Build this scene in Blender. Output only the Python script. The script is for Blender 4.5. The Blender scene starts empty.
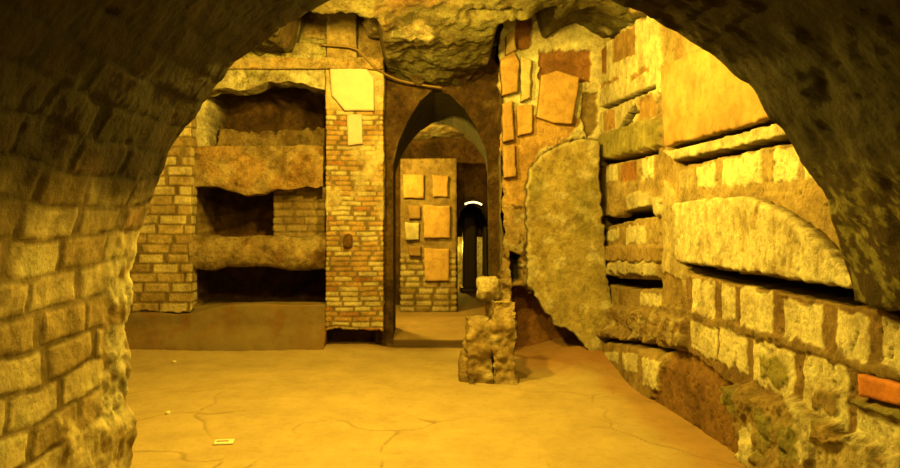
import bpy, math
import numpy as np

sc = bpy.context.scene
COL = sc.collection
F, VX, VY, CH = 700.0, 417.0, 212.0, 1.5      # focal length in pixels, vanishing point, eye height

# ------------------------------------------------------------------ noise
def _h(i, j, k, s=0):
    n = (i * 374761393 + j * 668265263 + k * 2147483647 + s * 974634777) & 0xffffffff
    n = ((n ^ (n >> 13)) * 1274126177) & 0xffffffff
    n = ((n ^ (n >> 16)) * 2246822519) & 0xffffffff
    return ((n ^ (n >> 15)) & 0xffffff) / float(0xffffff)

def vn(p, s=0):
    p = np.asarray(p, float)
    q = np.floor(p).astype(np.int64)
    f = p - q
    f = f * f * (3 - 2 * f)
    x, y, z = q[..., 0], q[..., 1], q[..., 2]
    r = 0
    for a in (0, 1):
        wa = f[..., 0] if a else 1 - f[..., 0]
        for b in (0, 1):
            wb = f[..., 1] if b else 1 - f[..., 1]
            for c in (0, 1):
                wc = f[..., 2] if c else 1 - f[..., 2]
                r = r + wa * wb * wc * _h(x + a, y + b, z + c, s)
    return r * 2 - 1

def fbm(p, sc_=1.0, o=4, s=0, g=.5):
    r, a, t = 0, 1., 0
    for i in range(o):
        r = r + a * vn(p * sc_, s + i * 17); t += a
        a *= g; sc_ *= 2.03
    return r / t

def p3(u, v, w=0.):
    u = np.asarray(u, float)
    return np.stack([u, np.asarray(v, float) + 0 * u, np.zeros_like(u) + w], -1)

def worley(u, v, s=0):
    """F1, F2-F1 and the cell's own random number"""
    iu, iv = np.floor(u).astype(np.int64), np.floor(v).astype(np.int64)
    f1 = np.full(u.shape, 9.); f2 = np.full(u.shape, 9.); cid = np.zeros(u.shape)
    z = np.zeros_like(iu)
    for a in (-1, 0, 1):
        for b in (-1, 0, 1):
            cx, cy = iu + a, iv + b
            px = cx + .1 + .8 * _h(cx, cy, z, s); py = cy + .1 + .8 * _h(cx, cy, z + 1, s)
            d = np.hypot(u - px, v - py)
            c = _h(cx, cy, z + 2, s)
            nearer = d < f1
            f2 = np.where(nearer, f1, np.minimum(f2, d))
            cid = np.where(nearer, c, cid)
            f1 = np.where(nearer, d, f1)
    return f1, f2 - f1, cid

def sst(x, a=0., b=1.):
    t = np.clip((x - a) / (b - a), 0, 1)
    return t * t * (3 - 2 * t)

def sdist(poly, u, v):
    """signed distance to a polygon (inside positive) and the nearest outline point"""
    P = np.asarray(poly, float)
    best = np.full(u.shape, 1e9); nu = u.copy(); nv = v.copy()
    ins = np.zeros(u.shape, bool)
    n = len(P)
    for i in range(n):
        a, b = P[i], P[(i + 1) % n]
        e = b - a
        t = np.clip(((u - a[0]) * e[0] + (v - a[1]) * e[1]) / (e @ e + 1e-12), 0, 1)
        qx, qy = a[0] + t * e[0], a[1] + t * e[1]
        d = np.hypot(u - qx, v - qy)
        m = d < best
        best = np.where(m, d, best); nu = np.where(m, qx, nu); nv = np.where(m, qy, nv)
        if a[1] != b[1]:
            c = ((a[1] > v) != (b[1] > v)) & (u < (b[0] - a[0]) * (v - a[1]) / (b[1] - a[1]) + a[0])
            ins ^= c
    return np.where(ins, best, -best), nu, nv

def rough_poly(poly, step, amp, s=0):
    P = np.asarray(poly, float); out = []
    for i in range(len(P)):
        a, b = P[i], P[(i + 1) % len(P)]
        L = np.hypot(*(b - a)); n = max(1, int(L / step))
        for k in range(n):
            t = k / n; q = a + (b - a) * t
            m = amp * (1.0 if k else .5)
            q = q + m * np.array([vn(np.array([q[0] / (3 * step), q[1] / (3 * step), 1.3]), s),
                                  vn(np.array([q[0] / (3 * step), q[1] / (3 * step), 7.7]), s + 3)])
            out.append(q)
    return np.array(out)

# pixels of the photograph -> metres on a real plane
def onY(Y, *pts):
    return [((x - VX) * Y / F, CH - (y - VY) * Y / F) for x, y in pts]
def onX(X, *pts):
    return [(X * F / (x - VX), CH - (y - VY) * X / (x - VX)) for x, y in pts]

# ------------------------------------------------------------------ materials
MATS = {}
def mat(name, bump=.4, bscale=60., var=.25, rough=.9, vscale=9., det=8, tint=(.5, .5, .5), spec=.25, grime=0., dist=.02):
    if name in MATS: return MATS[name]
    m = bpy.data.materials.new(name); m.use_nodes = True
    N, L = m.node_tree.nodes, m.node_tree.links
    b = N['Principled BSDF']; b.inputs['Roughness'].default_value = rough
    b.inputs['Specular IOR Level'].default_value = spec
    at = N.new('ShaderNodeAttribute'); at.attribute_name = 'Col'
    tc = N.new('ShaderNodeTexCoord')
    n1 = N.new('ShaderNodeTexNoise'); n1.inputs['Scale'].default_value = vscale; n1.inputs['Detail'].default_value = 9
    n1.inputs['Roughness'].default_value = .68
    L.new(tc.outputs['Object'], n1.inputs['Vector'])
    mr = N.new('ShaderNodeMapRange')
    mr.inputs[1].default_value = .3; mr.inputs[2].default_value = .7
    mr.inputs[3].default_value = 1 - var; mr.inputs[4].default_value = 1 + var * .8
    L.new(n1.outputs[0], mr.inputs[0])
    mx = N.new('ShaderNodeVectorMath'); mx.operation = 'MULTIPLY'
    L.new(at.outputs['Color'], mx.inputs[0]); L.new(mr.outputs[0], mx.inputs[1])
    m2 = N.new('ShaderNodeVectorMath'); m2.operation = 'MULTIPLY'; m2.inputs[1].default_value = tint
    L.new(mx.outputs[0], m2.inputs[0]); L.new(m2.outputs[0], b.inputs['Base Color'])
    if grime:                              # dirt and damp staining: broad blotches and fine specks
        for gs, lo, hi, k, rg in ((2.6, .42, .66, grime, .6), (13., .47, .62, grime * .75, .7), (48., .50, .64, grime * .6, .7)):
            g = N.new('ShaderNodeTexNoise'); g.inputs['Scale'].default_value = gs; g.inputs['Detail'].default_value = 7; g.inputs['Roughness'].default_value = rg
            g.inputs['Distortion'].default_value = .4
            L.new(tc.outputs['Object'], g.inputs['Vector'])
            gr = N.new('ShaderNodeMapRange'); gr.inputs[1].default_value = lo; gr.inputs[2].default_value = hi
            gr.inputs[3].default_value = 0; gr.inputs[4].default_value = k; gr.interpolation_type = 'SMOOTHSTEP'
            L.new(g.outputs[0], gr.inputs[0])
            gm = N.new('ShaderNodeMix'); gm.data_type = 'RGBA'; gm.blend_type = 'MULTIPLY'
            src = b.inputs['Base Color'].links[0].from_socket
            L.new(gr.outputs[0], gm.inputs[0]); L.new(src, gm.inputs[6]); gm.inputs[7].default_value = (.36, .27, .17, 1)
            L.new(gm.outputs[2], b.inputs['Base Color'])
    n2 = N.new('ShaderNodeTexNoise'); n2.inputs['Scale'].default_value = bscale; n2.inputs['Detail'].default_value = det
    n2.inputs['Roughness'].default_value = .7
    L.new(tc.outputs['Object'], n2.inputs['Vector'])
    bp = N.new('ShaderNodeBump'); bp.inputs['Strength'].default_value = bump; bp.inputs['Distance'].default_value = dist
    L.new(n2.outputs[0], bp.inputs['Height']); L.new(bp.outputs[0], b.inputs['Normal'])
    MATS[name] = m
    return m

M_MASON = mat('old_masonry', .7, 40, .30, .9, 11, grime=.5, dist=.03)
M_TUNNEL = mat('archway_brick', .5, 34, .28, .9, 9, grime=.38, dist=.025)
M_ROCK = mat('tuff_rock', .8, 24, .4, .95, 7, grime=.8, dist=.04)
M_EARTH = mat('trodden_earth', .35, 60, .12, .85, 3.5, grime=.16)
M_PLAST = mat('pitted_plaster', .7, 38, .22, .9, 16, grime=.6, dist=.03)
M_TILE = mat('terracotta', .3, 60, .14, .8, 6, grime=.4)
M_MARBLE = mat('marble', .15, 40, .10, .6, 8)
M_DARK = mat('painted_iron', .1, 80, .1, .5)

def mesh_obj(name, verts, faces, col, material, kind=None, label=None, cat=None, group=None, parent=None, smooth=True):
    me = bpy.data.meshes.new(name)
    verts = np.asarray(verts, float); n = len(verts)
    me.vertices.add(n); me.vertices.foreach_set('co', verts.ravel())
    if isinstance(faces, np.ndarray):
        k = faces.shape[1]; nf = len(faces)
        me.loops.add(nf * k); me.polygons.add(nf)
        me.loops.foreach_set('vertex_index', faces.ravel().astype(np.int32))
        me.polygons.foreach_set('loop_start', np.arange(0, nf * k, k, dtype=np.int32))
        me.polygons.foreach_set('loop_total', np.full(nf, k, np.int32))
    else:
        tot = sum(len(f) for f in faces)
        me.loops.add(tot); me.polygons.add(len(faces))
        me.loops.foreach_set('vertex_index', np.array([i for f in faces for i in f], np.int32))
        ls = np.cumsum([0] + [len(f) for f in faces[:-1]]).astype(np.int32)
        me.polygons.foreach_set('loop_start', ls)
        me.polygons.foreach_set('loop_total', np.array([len(f) for f in faces], np.int32))
    me.update(calc_edges=True); me.validate()
    col = np.asarray(col, float)
    if col.ndim == 1: col = np.tile(col, (n, 1))
    c4 = np.ones((n, 4)); c4[:, :3] = np.clip(col, 0, 1)
    ca = me.color_attributes.new('Col', 'FLOAT_COLOR', 'POINT'); ca.data.foreach_set('color', c4.ravel())
    me.polygons.foreach_set('use_smooth', np.full(len(me.polygons), smooth))
    me.materials.append(material)
    o = bpy.data.objects.new(name, me); COL.objects.link(o)
    if kind: o['kind'] = kind
    if label: o['label'] = label
    if cat: o['category'] = cat
    if group: o['group'] = group
    if parent: o.parent = parent
    return o

def grid_faces(nu, nv, flip=False):
    i = np.arange(nu * nv).reshape(nu, nv)
    f = np.stack([i[:-1, :-1], i[1:, :-1], i[1:, 1:], i[:-1, 1:]], -1).reshape(-1, 4)
    return f[:, ::-1] if flip else f

def lerp(a, b, m):
    a = np.asarray(a, float); m = np.asarray(m)
    if a.ndim > m.ndim: m = m[..., None]
    return a * (1 - m) + np.asarray(b, float) * m

# brick bond: height 0..1 inside a brick, its id, mortar mask
def bricks(u, v, w, h, joint, s=0, wob=.006):
    uu = u + wob * fbm(p3(u * 6, v * 6), 1, 2, s) * 2
    vv = v + wob * fbm(p3(u * 5, v * 5, 9.), 1, 2, s + 5) * 2
    r = np.floor(vv / h).astype(np.int64)
    off = _h(r, r * 0, r * 0 + 3, s)
    uu = uu / w + off
    c = np.floor(uu).astype(np.int64)
    # unequal bricks: shift the joints
    du = uu - c; sh = (_h(c, r, r * 0, s + 9) - .5) * .3; sh2 = (_h(c + 1, r, r * 0, s + 9) - .5) * .3
    lo, hi = np.maximum(sh, 0), 1 + np.minimum(sh2, 0)
    du_ = np.minimum(du - lo, hi - du) * w
    dv_ = np.minimum(vv / h - r, 1 - (vv / h - r)) * h
    jn = joint * (.7 + .8 * _h(c, r, r * 0, s + 2))
    d = np.minimum(du_, dv_) - jn / 2
    return sst(d, 0, joint * .9), _h(c, r, r * 0, s + 1), d

# palette: what the surfaces are made of, plus a near-black for painted shade
CREAM = np.array((.86, .80, .62)); PALE = np.array((.70, .60, .40)); OCHRE = np.array((.46, .33, .17))
TAN = np.array((.56, .43, .24)); BROWN = np.array((.24, .13, .055)); RED = np.array((.40, .19, .08))
TERRA = np.array((.66, .42, .18)); MOSS = np.array((.34, .31, .13)); DARK = np.array((.10, .055, .025)); SHADE_BLACK = np.array((.045, .03, .02))
OLIVE = np.array((.50, .46, .24))

class Relief:
    """a wall as a fine height field over (u, v); h is how far it stands out"""
    def __init__(s, u, v):
        s.u, s.v = np.meshgrid(u, v, indexing='ij'); s.nu, s.nv = len(u), len(v)
        s.h = np.zeros_like(s.u); s.c = np.zeros(s.u.shape + (3,))
        s.ju = fbm(p3(s.u, s.v, 3.1), 14, 3, 71); s.jv = fbm(p3(s.u, s.v, 8.2), 14, 3, 72)
    def area(s, poly, h=None, c=None, edge=.012, jit=.015, mode='set', cvar=None):
        P = np.asarray(poly); m = edge + jit * 1.5
        bb = (s.u > P[:, 0].min() - m) & (s.u < P[:, 0].max() + m) & (s.v > P[:, 1].min() - m) & (s.v < P[:, 1].max() + m)
        if not bb.any(): return
        ii = np.where(bb.any(1))[0]; jj = np.where(bb.any(0))[0]
        S = (slice(ii[0], ii[-1] + 1), slice(jj[0], jj[-1] + 1))
        d, _, _ = sdist(P, s.u[S] + jit * s.ju[S], s.v[S] + jit * s.jv[S])
        k = sst(d, -edge / 2, edge / 2)
        if h is not None:
            s.h[S] = s.h[S] + k * h if mode == 'add' else lerp(s.h[S], h, k)
        if c is not None: s.c[S] = lerp(s.c[S], c, k)
        return S, k

def build_relief(R, name, axis, base, sign, material, flip, **kw):
    n = R.nu * R.nv
    if axis == 'X': co = np.stack([base + sign * R.h, R.u, R.v], -1)
    elif axis == 'Y': co = np.stack([R.u, base + sign * R.h, R.v], -1)
    else: co = np.stack([R.u, R.v, base + sign * R.h], -1)
    return mesh_obj(name, co.reshape(n, 3), grid_faces(R.nu, R.nv, flip), R.c.reshape(n, 3), material, **kw)

# ------------------------------------------------------------------ solid slabs, boxes, stones
def slab(name, poly, axis, base, thick, color, material, step=.012, relief=.004, rscale=12., round_=.012, seed=1,
         rag=.006, lean=None, colfn=None, sign=-1, pit=0., **kw):
    """a solid plate of its own thickness whose outline is a ragged polygon; front at base + sign*thick"""
    P = rough_poly(poly, max(step * 1.5, .012), rag, seed)
    lo, hi = P.min(0), P.max(0)
    us = np.arange(lo[0] - step, hi[0] + 2 * step, step); vs = np.arange(lo[1] - step, hi[1] + 2 * step, step)
    U, V = np.meshgrid(us, vs, indexing='ij')
    d, nu, nv = sdist(P, U, V)
    ins = d > 0
    fc = grid_faces(len(us), len(vs))
    keep = ins.ravel()[fc].sum(1) >= 1
    fc = fc[keep]
    used = np.unique(fc); remap = -np.ones(U.size, int); remap[used] = np.arange(len(used)); fc = remap[fc]
    u = np.where(ins, U, nu).ravel()[used]; v = np.where(ins, V, nv).ravel()[used]; dd = np.where(ins, d, 0).ravel()[used]
    t = np.clip(dd / round_, 0, 1)
    h = thick - round_ * .8 * (1 - np.sqrt(1 - (1 - t) ** 2))
    q = p3(u, v, seed * 3.7)
    h = h + relief * fbm(q, rscale, 4, seed) * np.clip(dd / .02, .2, 1) * 2
    if pit:
        pm = sst(fbm(q, 26, 3, seed + 4), .28, .5); h = h - pit * pm
    back = np.zeros_like(h) - .01
    n = len(u)
    col = np.tile(color, (n, 1)) * (1 + .12 * fbm(q, 5, 3, seed + 8))[:, None]
    if colfn: col = colfn(u, v, dd, col)
    def P3(hh):
        off = base + sign * hh
        if lean: off = off + lean(u, v)
        return np.stack([off, u, v], -1) if axis == 'X' else np.stack([u, off, v], -1)
    verts = np.concatenate([P3(h), P3(back)])
    # boundary edges
    e = np.concatenate([fc[:, [0, 1]], fc[:, [1, 2]], fc[:, [2, 3]], fc[:, [3, 0]]])
    key = np.sort(e, 1); k1 = key[:, 0].astype(np.int64) * n + key[:, 1]
    _, idx, cnt = np.unique(k1, return_index=True, return_counts=True)
    be = e[idx[cnt == 1]]
    side = np.stack([be[:, 1], be[:, 0], be[:, 0] + n, be[:, 1] + n], 1)
    faces = np.concatenate([fc, fc[:, ::-1] + n, side])
    if axis == 'X': faces = faces[:, ::-1]
    if sign > 0: faces = faces[:, ::-1]
    return mesh_obj(name, verts, faces, np.concatenate([col, col]), material, **kw)

def box_grid(lo, hi, step):
    lo, hi = np.array(lo, float), np.array(hi, float)
    n = np.maximum(1, np.round((hi - lo) / step).astype(int))
    V, Fc, base = [], [], 0
    for ax in range(3):
        a, b = [k for k in range(3) if k != ax]
        ga = np.linspace(lo[a], hi[a], n[a] + 1); gb = np.linspace(lo[b], hi[b], n[b] + 1)
        A, B = np.meshgrid(ga, gb, indexing='ij')
        for side, val in ((0, lo[ax]), (1, hi[ax])):
            p = np.zeros(A.shape + (3,)); p[..., a] = A; p[..., b] = B; p[..., ax] = val
            f = grid_faces(n[a] + 1, n[b] + 1, flip=((side == 0) != (ax == 1)))
            V.append(p.reshape(-1, 3)); Fc.append(f + base); base += A.size
    V = np.concatenate(V); Fc = np.concatenate(Fc)
    q = np.round((V - lo) / step * 50).astype(np.int64)
    _, idx, inv = np.unique(q, axis=0, return_index=True, return_inverse=True)
    inv = inv.ravel(); V = V[idx]; Fc = inv[Fc]
    N = np.zeros_like(V); e = 1e-6
    for ax in range(3):
        N[:, ax] += (V[:, ax] > hi[ax] - e).astype(float) - (V[:, ax] < lo[ax] + e)
    N /= np.maximum(np.linalg.norm(N, axis=1, keepdims=True), 1e-9)
    return V, Fc, N

def rbox(name, lo, hi, step, fn, material, deform=None, **kw):
    """solid box whose faces are displaced and coloured by fn(V, N) -> h, col"""
    V, Fc, N = box_grid(lo, hi, step)
    h, c = fn(V, N)
    W = V + N * h[:, None]
    if deform: W = deform(W)
    return mesh_obj(name, W, Fc, c, material, **kw)

def stone(name, c, r, seed, color, material=None, amp=.28, n=28, facet=0, **kw):
    """an irregular lump: a warped ellipsoid resting where it is put"""
    th = np.linspace(0, math.pi, n); ph = np.linspace(0, 2 * math.pi, 2 * n, endpoint=False)
    T, Pp = np.meshgrid(th, ph, indexing='ij')
    d = np.stack([np.sin(T) * np.cos(Pp), np.sin(T) * np.sin(Pp), np.cos(T)], -1)
    sq = np.abs(d).max(-1, keepdims=True); d2 = d * (1 + .35 * (1 / np.maximum(sq, .5) - 1))
    k = 1 + amp * fbm(d + seed * 5.3, 1.7, 4, seed)
    W = np.array(c) + d2 * k[..., None] * np.array(r)
    nf = []
    m = 2 * n
    for i in range(n - 1):
        for j in range(m):
            nf.append((i * m + j, (i + 1) * m + j, (i + 1) * m + (j + 1) % m, i * m + (j + 1) % m))
    cc = np.tile(color, (n * m, 1)) * (1 + .3 * fbm(W.reshape(-1, 3), 9, 3, seed))[:, None]
    return mesh_obj(name, W.reshape(-1, 3), np.array(nf), cc, material or M_ROCK, **kw)

# ================================================================== THE SETTING
XR = 1.95      # right wall plane
YA = 3.0       # chamber-side edge of the near arch
# ------------------------------------------------------------------ right wall
ua = np.concatenate([np.linspace(-1.5, 2.4, 60), np.arange(2.42, 7.75, .0095)])
va = np.concatenate([np.arange(-.05, 3.4, .0095), np.arange(3.41, 4.0, .04)])
R = Relief(ua, va)
q = p3(R.u, R.v, 1.)
R.h = .035 * fbm(q, 1.6, 4, 3)
big = sst(fbm(q, 2.2, 3, 6), -.3, .4)
R.c = lerp(lerp(np.tile(OCHRE, R.u.shape + (1,)), TAN, big), MOSS * 1.1, .5 * sst(fbm(q, 3.3, 4, 8), .1, .5))
W_ = lambda *p: onX(XR, *p)
def blk(x0, y0, x1, y1, y2, y3, c=CREAM * 1.12, h=.006, jit=.034, e=.014):
    """quad: TL (x0,y0) TR (x1,y1) BR (x1,y2) BL (x0,y3)"""
    R.area(W_((x0, y0), (x1, y1), (x1, y2), (x0, y3)), h, c, e, jit)
# upper left: bright plaster round brown insets
R.area(W_((596, 40), (662, 14), (664, 60), (664, 92), (640, 122), (597, 136)), .03, CREAM * .97, .03, .05)
R.area(W_((604, 160), (664, 140), (664, 188), (604, 186)), .0, TAN, .03, .05)
blk(598, 47, 609, 42, 72, 76, RED * 1.1, .005)
blk(614, 36, 638, 24, 54, 65, TERRA * .7, .005)
blk(602, 84, 622, 76, 80, 88, TERRA * .8, .01)
blk(632, 76, 652, 64, 70, 82, TERRA * .75, .01)
blk(640, 100, 656, 92, 114, 122, TERRA * .85, .005)
blk(606, 112, 618, 108, 128, 132, TERRA * .95, .03)
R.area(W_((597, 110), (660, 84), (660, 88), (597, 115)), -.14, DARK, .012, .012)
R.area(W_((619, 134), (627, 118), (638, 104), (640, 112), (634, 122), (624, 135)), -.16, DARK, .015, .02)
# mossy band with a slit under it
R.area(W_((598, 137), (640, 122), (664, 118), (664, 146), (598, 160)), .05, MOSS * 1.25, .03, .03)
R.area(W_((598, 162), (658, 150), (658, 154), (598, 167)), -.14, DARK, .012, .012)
blk(606, 168, 618, 165, 180, 182); blk(621, 164, 636, 161, 180, 181, RED * 1.25, .0); blk(642, 160, 654, 158, 178, 180)
# middle left
R.area(W_((600, 186), (662, 180), (668, 200), (668, 236), (600, 214)), .01, TAN, .03, .03)
R.area(W_((630, 196), (642, 190), (668, 200), (672, 212), (660, 216), (634, 214)), .05, CREAM * .9, .02, .03)
R.area(W_((598, 218), (616, 214), (658, 206), (659, 216), (636, 219), (600, 228)), -.22, SHADE_BLACK, .015, .014)  # near-black paints the shade inside the short slit
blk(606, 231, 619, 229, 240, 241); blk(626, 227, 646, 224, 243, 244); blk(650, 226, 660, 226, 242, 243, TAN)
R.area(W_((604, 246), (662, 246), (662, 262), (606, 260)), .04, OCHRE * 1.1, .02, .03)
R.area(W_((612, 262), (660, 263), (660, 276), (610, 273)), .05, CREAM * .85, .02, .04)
R.area(W_((602, 273), (622, 279), (662, 280), (662, 289), (628, 288), (606, 284)), -.22, SHADE_BLACK, .015, .014)  # lower slit, its shade put into the colour
blk(640, 293, 662, 295, 306, 304)
R.area(W_((664, 180), (684, 198), (686, 320), (664, 310)), .02, PALE * .95, .03, .05)
# rubble band
S, k = R.area(W_((604, 306), (690, 316), (696, 352), (672, 344), (606, 334)), .06, OCHRE * .85, .04, .05)
f1, f21, cid = worley(R.u[S] * 16, R.v[S] * 22, 5)
R.h[S] += k * (.008 * sst(f21, 0, .6) + .05 * fbm(q[S], 7, 5, 141, .6)); R.c[S] = lerp(R.c[S], PALE * .8, k * sst(fbm(q[S], 14, 4, 147), .05, .3)); R.c[S] = lerp(R.c[S], BROWN, k * .7 * sst(fbm(q[S], 12, 4, 148), .05, .3))
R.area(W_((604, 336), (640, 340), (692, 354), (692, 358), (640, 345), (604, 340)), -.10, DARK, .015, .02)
R.area(W_((606, 342), (676, 352), (676, 408), (640, 392), (606, 372)), .0, OCHRE, .03, .03)
blk(617, 351, 632, 353, 363, 362); blk(636, 352, 651, 355, 374, 370); blk(655, 358, 669, 362, 392, 384)
# plain earth-brown patch low on the wall
R.area(W_((676, 350), (694, 350), (736, 385), (744, 420), (748, 470), (660, 410)), -.03, BROWN * 1.35, .05, .06)
R.area(W_((588, 44), (606, 26), (632, 12), (662, -4), (650, 12), (622, 30), (600, 48)), -.25, SHADE_BLACK, .03, .04)  # deep shade below the ceiling painted as a near-black wedge
# two ledge slits, shade painted into them, under the big terracotta slab
R.area(W_((664, 150), (800, 118), (806, 134), (676, 160)), .03, CREAM * .93, .02, .02)
R.area(W_((668, 146), (800, 112), (800, 118), (669, 151)), -.22, SHADE_BLACK, .014, .012)
R.area(W_((676, 162), (812, 131), (812, 137), (677, 167)), -.20, SHADE_BLACK, .014, .012)
R.area(W_((672, 168), (820, 138), (836, 180), (780, 196), (676, 200)), .0, TAN * .95, .03, .04)
blk(680, 170, 692, 167, 188, 189, PALE); blk(697, 166, 716, 161, 187, 188); blk(723, 160, 762, 151, 184, 186)
blk(774, 150, 798, 144, 178, 184); blk(806, 144, 830, 138, 176, 180)
# under the pitted plaster slab: the long slit, coloured with its shade, and the two rows of pale blocks
R.area(W_((683, 264), (730, 272), (870, 292), (960, 310), (960, 334), (868, 307), (740, 284), (700, 276)), -.26, SHADE_BLACK, .016, .014)
R.area(W_((660, 270), (684, 280), (690, 312), (664, 306)), .0, OCHRE * .9, .02, .03)
R.area(W_((686, 276), (740, 286), (880, 309), (980, 336), (980, 560), (860, 480), (750, 400), (688, 352)), .0, OCHRE * .62 + np.array((.03, 0, 0)), .02, .03)
for b in ((693, 279, 715, 283, 318, 312), (722, 284, 735, 286, 321, 318), (742, 287, 774, 294, 335, 326),
          (784, 298, 824, 306, 347, 337), (837, 309, 870, 316, 362, 350), (884, 320, 930, 332, 386, 366),
          (691, 318, 718, 325, 362, 347), (720, 327, 748, 335, 373, 363), (754, 340, 795, 352, 400, 380),
          (805, 354, 849, 368, 430, 404), (859, 406, 910, 424, 470, 438)):
    blk(*b, h=.005)
R.area(W_((760, 352), (790, 362), (788, 388), (764, 376)), .018, MOSS * 1.3, .03, .05)
R.area(W_((816, 384), (840, 392), (836, 416), (816, 404)), .018, TAN * .8, .03, .05)
R.area(W_((660, 304), (800, 340), (980, 398), (980, 410), (800, 350), (660, 312)), .014, OCHRE * .75, .02, .03)
R.area(W_((858, 398), (960, 430), (960, 440), (858, 404)), .04, MOSS, .02, .02)
# rubble at the wall's foot
S, k = R.area(W_((734, 384), (800, 402), (860, 440), (980, 480), (980, 620), (790, 500), (752, 462), (744, 425)), .07, OCHRE * .9, .04, .06)
f1, f21, cid = worley(R.u[S] * 9 + .3 * R.ju[S], R.v[S] * 11, 15)
R.h[S] += k * (.012 * sst(f21, 0, .6) * (.3 + cid) + .07 * fbm(q[S], 4, 5, 140, .6))
R.c[S] = lerp(R.c[S], MOSS * .9, k * sst(fbm(q[S], 6, 4, 145), .0, .3)); R.c[S] = lerp(R.c[S], CREAM * .85, k * sst(fbm(q[S], 5, 4, 146), .18, .32))
blk(826, 440, 880, 452, 500, 480, PALE, .06, .04, .03)
# pitting everywhere, and the foot swelling out towards the far end
R.h += (R.h > -.1) * (.010 * fbm(q, 10, 5, 4, .6))
R.c *= (1 + .28 * fbm(q, 7, 5, 45, .65))[..., None]
pit = sst(fbm(p3(R.u, R.v, 5.), 30, 3, 44), .35, .55)
R.h -= .010 * pit * (R.h > -.1); R.c *= (1 - .35 * pit * (R.h > -.1))[..., None]
R.h += (R.v < .5) * .12 * sst(.45 - R.v, 0, .15) * sst(R.u, 4.2, 6.2)
build_relief(R, 'wall_right', 'X', XR, -1, M_MASON, True, kind='structure', label='long uneven masonry wall with ledge slits and rows of pale blocks')

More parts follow.
